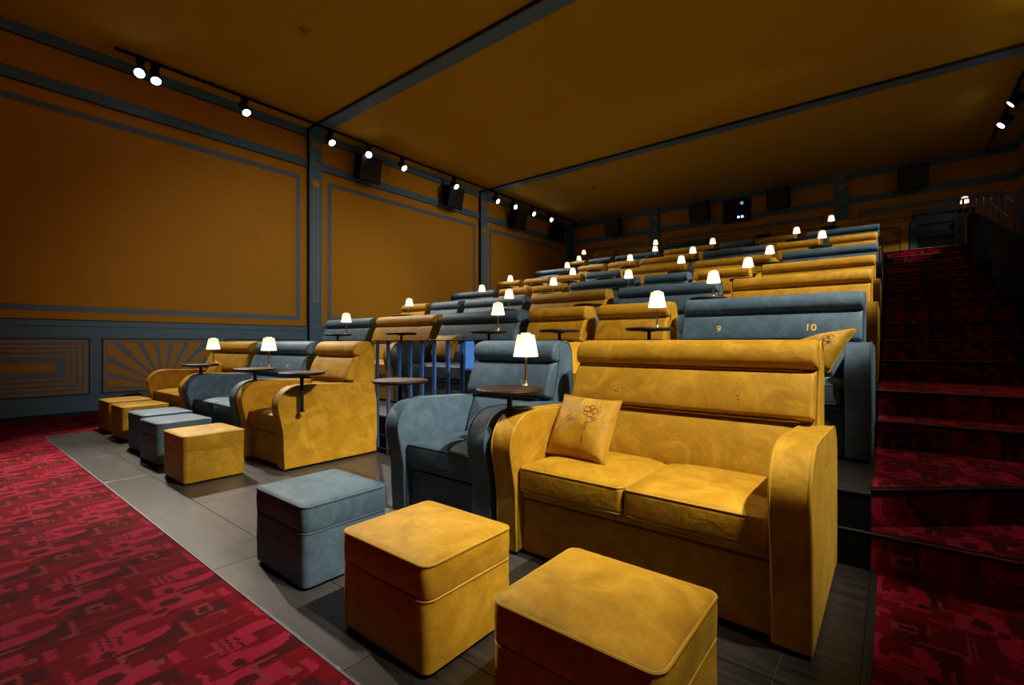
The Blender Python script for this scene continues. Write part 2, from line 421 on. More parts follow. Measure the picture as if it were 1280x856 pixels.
# ceiling, walls
ceiling = obj('ceiling', box(BM(), XL, XR, YF, YB, H, H+.1), 'ceil', **ST)
for y0, y1 in ((5.50, 5.80), (11.27, 11.56)):
    c = obj('beam', box(BM(), XL, XR, y0, y1, H-.045, H), 'slate', ceiling, label='slate blue beam across the ceiling')
    obj('shadow_joint', box(BM(), XL, XR, y0-.03, y0, H-.05, H), 'groove', ceiling)
wall_left = obj('wall_left', box(BM(), XL-.1, XL, YF, YB, 0, H), 'orange', **ST)
wall_back = obj('wall_back', box(BM(), XL-.1, XR+.1, YB, YB+.1, 0, H), 'orange', **ST)
wall_right = obj('wall_right', box(BM(), XR, XR+.1, YF, YB, 0, H), 'orange', **ST)
wall_front = obj('wall_front', box(BM(), XL-.1, XR+.1, YF-.1, YF, 0, H), 'blackmatte', **ST)

# ---- left wall decoration (x out from the wall)
def lw(name, y0, y1, z0, z1, d, m, parent=wall_left, d0=0.0, **k): return obj(name, box(BM(), XL+d0, XL+d, y0, y1, z0, z1, **k), m, parent)
def bw(name, x0, x1, z0, z1, d, m, parent=wall_back, d0=0.0, **k): return obj(name, box(BM(), x0, x1, YB-d, YB-d0, z0, z1, **k), m, parent)
PIL = [(-.30, 0.0), (5.50, 5.80), (11.27, 11.57)]
segs = [(YF, -.30), (0.0, 5.50), (5.80, 11.27), (11.57, 16.55)]
for y0, y1 in segs:
    lw('cornice_band', y0, y1, 5.92, H, .03, 'slate'); lw('picture_rail', y0, y1, 5.22, 5.40, .035, 'slate')
    for zz in (5.91, 5.21): lw('shadow_joint', y0, y1, zz, zz+.012, .036, 'groove')
    a, b_ = y0+.2, y1-.17
    for q in ((a, b_, 4.90, 5.01), (a, b_, 1.70, 1.80), (a, a+.10, 1.80, 4.90), (b_-.10, b_, 1.80, 4.90)):
        lw('painted_frame', *q, .004, 'mauve')
# wainscot of slate panels with painted ornament
for y0, y1 in segs:
    W = lw('wainscot', y0, y1, .06, 1.56, .03, 'slate')
    lw('skirting', y0, y1, 0, .06, .035, 'groove')
    lw('shadow_joint', y0, y1, 1.56, 1.575, .033, 'groove'); lw('rail_joint', y0, y1, 1.46, 1.468, .0312, 'groove')
def panel(y0, y1, style):
    z0, z1 = .35, 1.255
    root = lw('painted_panel', y0, y1, z0, z1, .034, 'mauve', wall_left, .03)
    d = .0365
    for q in ((y0-.014, y1+.014, z1, z1+.014), (y0-.014, y1+.014, z0-.014, z0), (y0-.014, y0, z0, z1), (y1, y1+.014, z0, z1)):
        lw('panel_moulding', *q, .042, 'groove', root, .03)
    def frame(m, t):
        for q in ((y0+m, y1-m, z1-m-t, z1-m), (y0+m, y1-m, z0+m, z0+m+t), (y0+m, y0+m+t, z0+m+t, z1-m-t), (y1-m-t, y1-m, z0+m+t, z1-m-t)):
            lw('gold_line', *q, d, 'goldp2', root, .034)
    if style == 'rect':
        for m_ in (.022, .098, .174, .25): frame(m_, .026)
        lw('gold_bar', y0+.40, y1-.40, (z0+z1)/2-.075, (z0+z1)/2+.075, d, 'goldp2', root, .034)
    else:
        frame(.016, .022)
        cy, cz = (y0+y1)/2, z0+.06; a0, a1, b0, b1 = y0+.055, y1-.055, z0+.06, z1-.055
        nr = 11; span = PI/nr
        for i in range(nr):
            t0 = span*(i+.17)+.0; t1 = span*(i+.83)
            def hit(t):
                dy, dz = math.cos(t), math.sin(t); s = []
                if dy > 1e-6: s.append((a1-cy)/dy)
                if dy < -1e-6: s.append((a0-cy)/dy)
                if dz > 1e-6: s.append((b1-cz)/dz)
                s = min(s); return (cy+dy*s, cz+dz*s)
            p0, p1 = hit(t0), hit(t1); pts = [(cy, cz), p0]
            ca = [(a1, b1), (a0, b1)]
            for c_ in ca:
                tc = math.atan2(c_[1]-cz, c_[0]-cy)
                if t0 < tc < t1: pts.append(c_)
            pts.append(p1)
            bm = BM(); A = [bm.verts.new((XL+.034, y, z)) for y, z in pts]; B = [bm.verts.new((XL+d, y, z)) for y, z in pts]
            for j in range(len(pts)): bm.faces.new((A[j], A[(j+1) % len(pts)], B[(j+1) % len(pts)], B[j]))
            bm.faces.new(A); bm.faces.new(B[::-1])
            obj('sunburst_ray', bm, 'goldp2', root)
M['goldp2'] = plain('ochre_ornament_paint', (.50, .25, .010), .5)
panel(.12, 1.71, 'rect'); panel(1.89, 3.61, 'sun'); panel(3.78, 5.37, 'rect')
for y0, y1 in ((5.95, 7.6), (7.77, 9.4)): panel(y0, y1, 'rect')
def pilaster(y0, y1):
    p = lw('pilaster', y0, y1, 0, H, .10, 'slate'); cy = (y0+y1)/2; d = XL+.10
    obj('shadow_joint', box(BM(), XL, XL+.104, y0-.012, y0, 0, H), 'groove', p)
    for s in (-.07, 0, .07):
        bm = BM(); cyl(bm, (d, cy+s, 5.74), (d+.006, cy+s, 5.74), .022, n=12)
        for v in bm.verts: v.co.z = 5.74+(v.co.z-5.74)*4.3
        obj('gold_drop', bm, 'goldpaint', p)
    for zc in (5.30, 1.56):
        bm = BM()
        for s in (-1, 1):
            box(bm, d, d+.008, cy-.10, cy+.10, zc-.016+s*.02, zc+.016+s*.02-.01, .002, 1)
        cyl(bm, (d, cy, zc), (d+.012, cy, zc), .035, n=12)
        obj('bow_ornament', bm, 'paleline', p)
    bm = BM(); cyl(bm, (d, cy, 4.86), (d+.012, cy, 4.86), .095, n=28); obj('gold_disc', bm, 'goldpaint', p)
    for s in (-.045, .045): obj('flute', box(BM(), d, d+.006, cy+s-.024, cy+s+.024, 2.20, 4.75, .002, 1), 'paleline', p)
    obj('flute_foot', box(BM(), d, d+.008, cy-.08, cy+.08, 2.12, 2.19, .002, 1), 'paleline', p)
    for s in (-.07, 0, .07):
        bm = BM(); cyl(bm, (d, cy+s, 1.97-abs(s)*-.6), (d+.006, cy+s, 1.97-abs(s)*-.6), .016, n=8); obj('stud', bm, 'paleline', p)
for y0, y1 in PIL: pilaster(y0, y1)
lw('corner_pilaster', 16.55, 16.83, 0, H, .06, 'slate')

# ---- back wall decoration
bp = [(-10.39, -10.2), (-6.95, -6.62), (-1.30, -.98)]
bsegs = [(-10.2, -6.95), (-6.62, -1.30), (-.98, XR)]
for x0, x1 in bsegs:
    bw('cornice_band', x0, x1, 5.92, H, .03, 'slate'); bw('picture_rail', x0, x1, 5.22, 5.40, .035, 'slate')
    a, b_ = x0+.25, x1-.25
    for q in ((a, b_, 4.88, 4.99), (a, b_, 3.6, 3.7), (a, a+.1, 3.7, 4.88), (b_-.1, b_, 3.7, 4.88)): bw('painted_frame', *q, .004, 'mauve')
for i, (x0, x1) in enumerate(bp):
    p = bw('pilaster', x0, x1, 3.29, H, .10, 'slate'); cx = (x0+x1)/2
    if i:
        for s in (-.07, 0, .07):
            bm = BM(); cyl(bm, (cx+s, YB-.10, 5.72), (cx+s, YB-.106, 5.72), .022, n=10)
            for v in bm.verts: v.co.z = 5.72+(v.co.z-5.72)*4
            obj('gold_drop', bm, 'goldpaint', p)
        bm = BM(); box(bm, cx-.11, cx+.11, YB-.108, YB-.10, 5.28, 5.33, .002, 1); cyl(bm, (cx, YB-.1, 5.305), (cx, YB-.112, 5.305), .035, n=12); obj('bow_ornament', bm, 'paleline', p)
        bm = BM(); cyl(bm, (cx, YB-.1, 6.0), (cx, YB-.112, 6.0), .05, n=16); obj('rosette', bm, 'orange', p)
for y0, y1 in ((YF, YB-.03),):
    obj('cornice_band', box(BM(), XR-.03, XR, y0, y1, 5.92, H), 'slate', wall_right); obj('picture_rail', box(BM(), XR-.035, XR, y0, y1, 5.22, 5.40), 'slate', wall_right)
# projection window
pw = bw('window_1', -4.40, -3.55, 5.18, 5.95, .06, 'black', None); pw['kind'] = 'structure'
M['navyglass'] = plain('navy_glass', (.006, .009, .035), .12)
obj('pane', box(BM(), -4.34, -3.61, YB-.066, YB-.06, 5.24, 5.89), 'navyglass', pw)
obj('window_sill', box(BM(), -4.44, -3.51, YB-.09, YB-.06, 5.14, 5.18), 'black', pw)
proj = thing('projector', 'projector lens glowing blue white behind the high back window', 'projector', (-3.86, YB-.066, 5.32))
bm = BM(); cyl(bm, (0, 0, 0), (0, -.02, 0), .05, n=16); obj('lens_ring', bm, 'black', proj)
M['beam2'] = glow('projector_blue', (.18, .25, 1.0), 10)
M['beam3'] = glow('projector_cyan', (.10, .35, .6), 1.2)
for dx, r in ((-.055, .036), (.055, .036)):
    bm = BM(); cyl(bm, (dx, -.02, 0), (dx, -.028, 0), r, n=14); obj('lens', bm, 'beam2', proj)
bm = BM(); cyl(bm, (.04, 0, .45), (.04, -.012, .45), .05, n=14); obj('status_light', bm, 'beam3', proj)

# ================================================================== SEATS
AW = .145                                                    # arm width
ARM = smooth_poly([(.065, .02, 's'), (.055, .20), (.050, .36), (.022, .50), (.004, .60), (.022, .685), (.075, .750), (.155, .788), (.27, .797), (.45, .790), (.75, .778),
                   (.92, .768), (1.00, .725), (1.045, .64), (1.060, .50), (1.062, .02, 's')], 3)
def rounded(y0, y1, z0, z1, r, n=4, crown=0.0):
    pts = []
    for cy, cz, a0 in ((y1-r, z0+r, -90), (y1-r, z1-r, 0), (y0+r, z1-r, 90), (y0+r, z0+r, 180)):
        for i in range(n+1):
            a = math.radians(a0+90*i/n); pts.append((cy+r*math.cos(a), cz+r*math.sin(a)))
    return pts
def make_seat(kind, col):
    Wt = 1.556 if kind == 'D' else .936
    pm = col+'p'; h = Wt/2; ix = h-AW-.004; bx = h-.062
    t = bpy.data.objects.new('loveseat' if kind == 'D' else 'recliner', None); C.objects.link(t); t.empty_display_size = .1
    # base: plinth, skirt panel, seam
    bm = BM(); prism(bm, rounded(.115, .98, .015, .315, .012, 2), -ix, ix, .008, 2); obj('base', bm, col, t)
    bm = BM(); prism(bm, rounded(.105, .60, .322, .362, .012, 2), -ix, ix, .008, 2); obj('seat_rail', bm, col, t)
    # arms
    for s in (-1, 1):
        x0, x1 = (h-AW, h) if s > 0 else (-h, -h+AW)
        bm = BM(); prism(bm, ARM, x0, x1, .014, 3, 1, lambda x, y, z: (x, y, z)); a = obj('arm', bm, col, t, 42)
        for xe in (x0+.006, x1-.006):
            bm = BM(); pl = inset(ARM, .003); tube(bm, [(xe, y, z) for y, z in pl[:-1]], .0062, False, 6); obj('piping', bm, pm, a)
    # cushions with crown and welt
    nC = 2 if kind == 'D' else 1
    for i in range(nC):
        wC = 2*ix/nC; a = -ix+i*wC+.003; b_ = a+wC-.006
        def dfm(x, y, z, a=a, b_=b_):
            u = (2*(x-a)/(b_-a)-1); vv = (y-.07)/(.66); k = max(0, 1-u**4)*max(0, 1-(2*min(1, max(0, vv))-1)**4)
            if z > .44: z += .030*k
            f_ = max(0, 1-u**4)
            if y < .12: y -= .018*f_*max(0, 1-abs(z-.43)/.09)
            return (x, y, z)
        prof = []
        for p_, q_ in zip(rounded(.068, .70, .366, .505, .026, 3), rounded(.068, .70, .366, .505, .026, 3)[1:]+rounded(.068, .70, .366, .505, .026, 3)[:1]):
            prof.append(p_)
            L = math.dist(p_, q_)
            if L > .1:
                n_ = int(L/.07)
                for k_ in range(1, n_): prof.append((p_[0]+(q_[0]-p_[0])*k_/n_, p_[1]+(q_[1]-p_[1])*k_/n_))
        bm = BM(); prism(bm, prof, a, b_, .022, 3, 8, dfm); cu = obj('seat_cushion', bm, col, t, 60)
        for zc in (.497, .374):
            bm = BM(); r = .03
            pts = []
            for cx_, cy_, a0 in ((b_-r, .66, 0), (a+r, .66, 90), (a+r, .068+r, 180), (b_-r, .068+r, 270)):
                for k_ in range(4):
                    an = math.radians(a0+30*k_); pts.append((cx_+(r-.004)*math.cos(an), cy_+(r-.004)*math.sin(an), zc))
            P2 = []
            for p_, q_ in zip(pts, pts[1:]+pts[:1]):
                P2.append(p_); L = math.dist(p_, q_)
                if L > .1:
                    for k_ in range(1, 8): P2.append(tuple(p_[d]+(q_[d]-p_[d])*k_/8 for d in range(3)))
            P2 = [dfm(*p_) for p_ in P2]
            tube(bm, P2, .0055, True, 6); obj('piping', bm, pm, cu)
    # back
    SH = smooth_poly([(.72, .03, 's'), (.70, .40), (.765, .62), (.825, .80), (.872, .95), (.895, 1.04), (.90, 1.12), (.925, 1.185), (.985, 1.205), (1.045, 1.165), (1.068, 1.06), (1.075, .80), (1.070, .03, 's')], 3)
    bm = BM(); prism(bm, SH, -bx, bx, .016, 3); sh = obj('backrest_frame', bm, col, t)
    bm = BM()
    fr = [(.765, .62), (.825, .80), (.872, .95), (.895, 1.04), (.90, 1.12), (.925, 1.185), (.985, 1.207), (1.045, 1.167), (1.068, 1.06), (1.072, .80), (1.07, .10)]
    for xe in (-bx+.004, bx-.004):
        bm = BM(); tube(bm, [(xe, y, z) for y, z in smooth_poly(fr, 3, False)], .0062, False, 6); obj('piping', bm, pm, sh)
    def rowp(pts, nm, dx, r, nx=8, bul=.012):
        zc0 = min(p[1] for p in pts); zc1 = max(p[1] for p in pts)
        def df(x, y, z):
            u = x/(bx-dx); k = max(0, 1-u**6)
            return (x, y-bul*k*max(0, math.sin(PI*min(1, max(0, (z-zc0)/(zc1-zc0))))), z)
        bm = BM(); prism(bm, smooth_poly(pts, 3), -bx+dx, bx-dx, r, 4, nx, df); return obj(nm, bm, col, t, 60)
    if kind == 'D' or True:
        lb = AW-.062+.008
        rowp([(.80, .44), (.66, .455), (.645, .50), (.665, .58), (.72, .72), (.752, .775), (.785, .793), (.86, .79)], 'lumbar_cushion', lb, .02, 8, .012)
    bp_ = rowp([(.92, .800), (.79, .800), (.742, .814), (.742, .85), (.775, .94), (.812, 1.015), (.845, 1.046), (.92, 1.046)], 'back_panel', .012, .022, 8, .006)
    hd = rowp([(.96, 1.058), (.87, 1.056), (.832, 1.066), (.818, 1.100), (.826, 1.145), (.852, 1.185), (.900, 1.208), (.96, 1.202)], 'headrest', .006, .024, 8, .004)
    bm = BM(); tube(bm, [(x, .840, 1.051) for x in [(-bx+.07)+(2*bx-.14)*i/10 for i in range(11)]], .0055, False, 6); obj('seam', bm, pm, hd)
    bm = BM(); tube(bm, [(x, .745, .797) for x in [(-bx+.07)+(2*bx-.14)*i/10 for i in range(11)]], .0055, False, 6); obj('seam', bm, pm, bp_)
    return t
SEATS = [
 [(-8.50, 'D', 'Y'), (-6.90, 'D', 'B'), (-5.30, 'S', 'Y'), (-2.77, 'S', 'B'), (-1.785, 'D', 'Y')],
 [(-8.26, 'D', 'B'), (-6.69, 'D', 'Y'), (-5.12, 'D', 'B'), (-3.55, 'S', 'Y'), (-2.605, 'S', 'Y'), (-1.66, 'D', 'B')],
 [(-8.33, 'S', 'Y'), (-7.385, 'S', 'B'), (-6.43, 'D', 'B'), (-4.85, 'D', 'Y'), (-3.25, 'D', 'B'), (-1.66, 'D', 'Y')],
 [(-8.67, 'D', 'B'), (-7.10, 'S', 'Y'), (-6.15, 'S', 'Y'), (-5.19, 'D', 'B'), (-3.61, 'S', 'B'), (-2.65, 'S', 'Y'), (-1.67, 'D', 'Y')],
 [(-8.70, 'S', 'Y'), (-7.75, 'S', 'Y'), (-6.80, 'S', 'Y'), (-5.855, 'S', 'B'), (-4.90, 'D', 'Y'), (-3.29, 'D', 'Y'), (-1.67, 'D', 'B')],
 [(-8.70, 'D', 'B'), (-7.13, 'S', 'Y'), (-6.185, 'S', 'Y'), (-5.24, 'D', 'Y'), (-3.66, 'D', 'B'), (-2.06, 'S', 'Y'), (-1.095, 'S', 'Y')],
 [(-8.77, 'S', 'Y'), (-7.825, 'S', 'B'), (-6.87, 'D', 'B'), (-5.30, 'D', 'Y'), (-3.71, 'S', 'B'), (-2.75, 'S', 'Y'), (-1.71, 'D', 'B')],
 [(-8.60, 'S', 'Y'), (-7.60, 'D', 'Y'), (-6.00, 'D', 'B'), (-4.41, 'D', 'Y'), (-2.82, 'D', 'Y'), (-1.24, 'D', 'Y'), (.335, 'S', 'B')]]
ORD = ['first', 'second', 'third', 'fourth', 'fifth', 'sixth', 'seventh', 'eighth']
ROWN = ['front row', 'second row', 'third row', 'fourth row', 'fifth row', 'sixth row', 'seventh row', 'top row']
SEATLAB = {(0, 0): 'mustard velvet loveseat in the front row nearest the left wall, a cushion on it',
           (0, 1): 'slate blue velvet loveseat in the front row left of the yellow recliner',
           (0, 2): 'mustard velvet recliner in the front row left of the blue railing, its side in view',
           (0, 3): 'slate blue velvet recliner in the front row right of the blue railing',
           (0, 4): 'largest mustard velvet loveseat in the front row beside the stairs',
           (1, 2): 'slate blue velvet loveseat behind the blue railing with a yellow cushion',
           (1, 5): 'slate blue velvet loveseat embroidered 9 and 10, beside the stairs'}
proto = {}
for r, row in enumerate(SEATS):
    for i, (x0, kd, col) in enumerate(row):
        Wt = 1.556 if kd == 'D' else .936
        if (kd, col) not in proto: o = proto[(kd, col)] = make_seat(kd, col)
        else: o = tree_copy(proto[(kd, col)])
        o.location = (x0+Wt/2+.002, ROW_Y[r], ZR[r])
        cn = 'mustard' if col == 'Y' else 'slate blue'; kn = 'loveseat' if kd == 'D' else 'recliner'
        o['label'] = SEATLAB.get((r, i), f"{cn} velvet {kn} in the {ROWN[r]}, {ORD[len(row)-1-i]} seat from the right end")
        o['category'] = 'sofa' if kd == 'D' else 'armchair'
        o['group'] = f"velvet seats in the {ROWN[r]}"
        row[i] = (x0, kd, col, o)
# embroidered seat numbers
def number(txt, seat, dx, size, mname):
    cu = bpy.data.curves.new('seat_number', 'FONT'); cu.body = txt; cu.size = size; cu.extrude = .0012; cu.align_x = 'CENTER'; cu.offset = .0006
    tmp = bpy.data.objects.new('tmp', cu); C.objects.link(tmp)
    dg = bpy.context.evaluated_depsgraph_get(); me = bpy.data.meshes.new_from_object(tmp.evaluated_get(dg)); bpy.data.objects.remove(tmp)
    me.name = 'seat_number'; me.materials.clear(); me.materials.append(M[mname])
    o = inst('seat_number', me, seat, (dx, .7495, .893)); o.rotation_euler = (math.radians(90-23), 0, 0)
    o['label'] = f"embroidered seat number {txt}"
number('9', SEATS[1][5][3], -.36, .085, 'gold'); number('10', SEATS[1][5][3], .36, .085, 'gold')
number('7', SEATS[2][4][3], -.36, .085, 'gold'); number('8', SEATS[2][4][3], .36, .085, 'gold')
number('8', SEATS[0][4][3], -.36, .075, 'Yp'); number('9', SEATS[0][4][3], .36, .075, 'Yp')
number('3', SEATS[0][1][3], -.36, .075, 'silverthread'); number('4', SEATS[0][1][3], .36, .075, 'silverthread'); number('5', SEATS[0][2][3], 0, .075, 'Yp')

# ================================================================== FOOTSTOOLS
def make_stool(col):
    t = bpy.data.objects.new('footstool', None); C.objects.link(t)
    def rr(hx, hy, r, n=4):
        o = []
        for cx, cy, a0 in ((hx-r, hy-r, 0), (-hx+r, hy-r, 90), (-hx+r, -hy+r, 180), (hx-r, -hy+r, 270)):
            for i in range(n+1):
                a = math.radians(a0+90*i/n); o.append((cx+r*math.cos(a), cy+r*math.sin(a)))
        return o
    def stack(levels):
        bm = BM(); R = [[bm.verts.new((x, y, z)) for x, y in rr(hx, hy, r)] for hx, hy, r, z in levels]; k = len(R[0])
        for A, B in zip(R, R[1:]):
            for j in range(k): bm.faces.new((A[j], A[(j+1) % k], B[(j+1) % k], B[j]))
        bm.faces.new(R[0][::-1]); bm.faces.new(R[-1]); return bm
    bm = stack([(.262, .232, .03, .012), (.270, .240, .035, .02), (.272, .242, .035, .15), (.270, .240, .035, .268), (.262, .232, .03, .276)]); obj('body', bm, col, t, 50)
    lv = [(.262, .232, .03, .278), (.271, .241, .035, .286), (.273, .243, .035, .35), (.271, .241, .035, .400), (.264, .234, .035, .410)]
    for f_, dz in ((.93, .416), (.8, .422), (.55, .427), (.25, .429)): lv.append((.264*f_, .234*f_, .035*f_, dz))
    lid = obj('lid', stack(lv), col, t, 60)
    for z, hx, hy in ((.404, .270, .240), (.276, .268, .238)):
        bm = BM(); tube(bm, [(x, y, z) for x, y in rr(hx, hy, .036)], .0055, True, 6); obj('piping', bm, col+'p', lid)
    return t
STOOLS = [(-.695, 1.335, 'Y', 0, 'mustard velvet footstool nearest the camera, in front of the large loveseat'),
          (-1.545, 1.345, 'Y', 0, 'mustard velvet footstool between the nearest one and the blue footstool'),
          (-2.455, 1.375, 'B', 0, 'slate blue velvet footstool standing alone in front of the blue recliner'),
          (-4.865, 1.59, 'Y', 0, 'mustard velvet footstool on the tiles in front of the yellow recliner'),
          (-5.805, 1.64, 'B', .03, 'slate blue velvet footstool, right one of the pair before the blue loveseat'),
          (-6.555, 1.70, 'B', .02, 'slate blue velvet footstool, left one of the pair before the blue loveseat'),
          (-7.555, 1.74, 'Y', .02, 'mustard velvet footstool, right one of the pair by the left wall'),
          (-8.35, 1.76, 'Y', .02, 'mustard velvet footstool, left one of the pair by the left wall')]
sp = {}
for x, y, col, rz, lab in STOOLS:
    if col not in sp: o = sp[col] = make_stool(col)
    else: o = tree_copy(sp[col])
    o.location = (x, y, 0); o.rotation_euler.z = rz; o['label'] = lab; o['category'] = 'footstool'; o['group'] = 'footstools in front of the first row'

# ================================================================== TABLES AND LAMPS
def make_table():
    t = bpy.data.objects.new('side_table', None); C.objects.link(t)
    bm = BM(); lathe(bm, [(0, .897), (.185, .897), (.198, .902), (.205, .910), (.205, .918), (.200, .924), (.19, .927), (0, .927)], 40); obj('tabletop', bm, 'wood', t)
    bm = BM(); cyl(bm, (0, 0, .800), (0, 0, .897), .0165, n=16); obj('pole', bm, 'black', t)
    bm = BM(); cyl(bm, (0, 0, .888), (0, 0, .897), .05, n=20); obj('mounting_plate', bm, 'black', t)
    bm = BM(); cyl(bm, (0, 0, .793), (0, 0, .805), .028, n=16); obj('collar', bm, 'black', t)
    return t
def make_lamp():
    t = bpy.data.objects.new('table_lamp', None); C.objects.link(t)
    bm = BM(); lathe(bm, [(0, 0), (.020, 0), (.020, .006), (.012, .012), (.010, .03), (.007, .035), (0, .035)], 16); obj('base', bm, 'brass', t)
    bm = BM(); cyl(bm, (0, 0, .03), (0, 0, .195), .0065, n=10); obj('stem', bm, 'brass', t)
    bm = BM(); lathe(bm, [(.078, .185), (.0775, .188), (.055, .318), (.050, .322), (.030, .323), (.030, .321), (.049, .318), (.075, .187), (.078, .185)], 28); obj('lamp_shade', bm, 'shade', t)
    bm = BM(); cyl(bm, (0, 0, .323), (0, 0, .332), .032, .028, n=16); obj('cap', bm, 'shadecap', t)
    bm = BM(); tube(bm, [(-.02, -.01, .002), (-.035, -.005, .03), (-.025, 0, .06), (-.008, 0, .09), (-.007, 0, .12)], .0013, False, 4); obj('cable', bm, 'silverthread', t)
    return t
M['shadecap'] = glow('lamp_cap', (1.0, .75, .42), 1.0)
TAB = {0: [(-1.795, 1), (-2.84, 2), (-4.30, 3), (-5.30, 1), (-6.88, 1)],
       1: [(-6.69, 1), (-5.13, 0), (-3.56, 1), (-2.61, 0), (-1.67, 1)],
       2: [(-7.38, 1), (-4.86, 1), (-3.30, 0), (-1.69, 1)],
       3: [(-7.10, 1), (-5.20, 1), (-3.62, 1), (-2.66, 0), (-1.70, 1)],
       4: [(-7.75, 1), (-6.80, 0), (-5.86, 1), (-4.92, 0), (-3.32, 1), (-1.73, 1)],
       5: [(-7.14, 1), (-6.19, 0), (-5.25, 1), (-3.67, 1), (-1.11, 1)],
       6: [(-7.83, 1), (-6.88, 0), (-5.31, 1), (-3.73, 1), (-2.77, 0), (-1.80, 1)],
       7: [(-8.70, 1), (-6.02, 1), (-2.83, 0), (-1.255, 1), (1.29, 1)]}
tp = lp = None
for r in range(8):
    L = sorted(TAB[r], reverse=True); lamps = [q for q in L if q[1] == 1]
    for i, (x, kd) in enumerate(L):
        if tp is None: o = tp = make_table()
        else: o = tree_copy(tp)
        y = ROW_Y[r]+.19
        o.location = (x, y, ZR[r])
        lab = {2: 'round walnut side table without a lamp between the blue railing and the blue recliner',
               3: 'round walnut side table on a pole at the side of the yellow recliner'}.get(kd)
        nth = '' if i == 0 else ORD[i]+' '
        o['label'] = lab or f"round walnut side table in the {ROWN[r]}, {ORD[i]} from the right, {'with' if kd == 1 else 'without'} a lamp"
        o['category'] = 'side table'; o['group'] = 'round side tables between the seats'
        if kd in (2, 3):                       # pole fixed on the outside of the arm
            for ch in o.children:
                if ch.name.startswith('pole'):
                    bm = BM(); cyl(bm, (0, 0, .55), (0, 0, .902), .0165, n=16); finish(bm); me = bpy.data.meshes.new('pole'); bm.to_mesh(me); bm.free(); me.materials.append(M['black']); ch.data = me
                if ch.name.startswith('collar'): ch.location.z = -.24
        if kd == 1:
            if lp is None: l = lp = make_lamp()
            else: l = tree_copy(lp)
            l.location = (x+.02, y+.135, ZR[r]+.9275)
            j = lamps.index((x, kd))
            l['label'] = f"lit brass table lamp with white shade in the {ROWN[r]}, {ORD[j]} from the right"
            l['category'] = 'lamp'; l['group'] = 'table lamps on the round side tables'

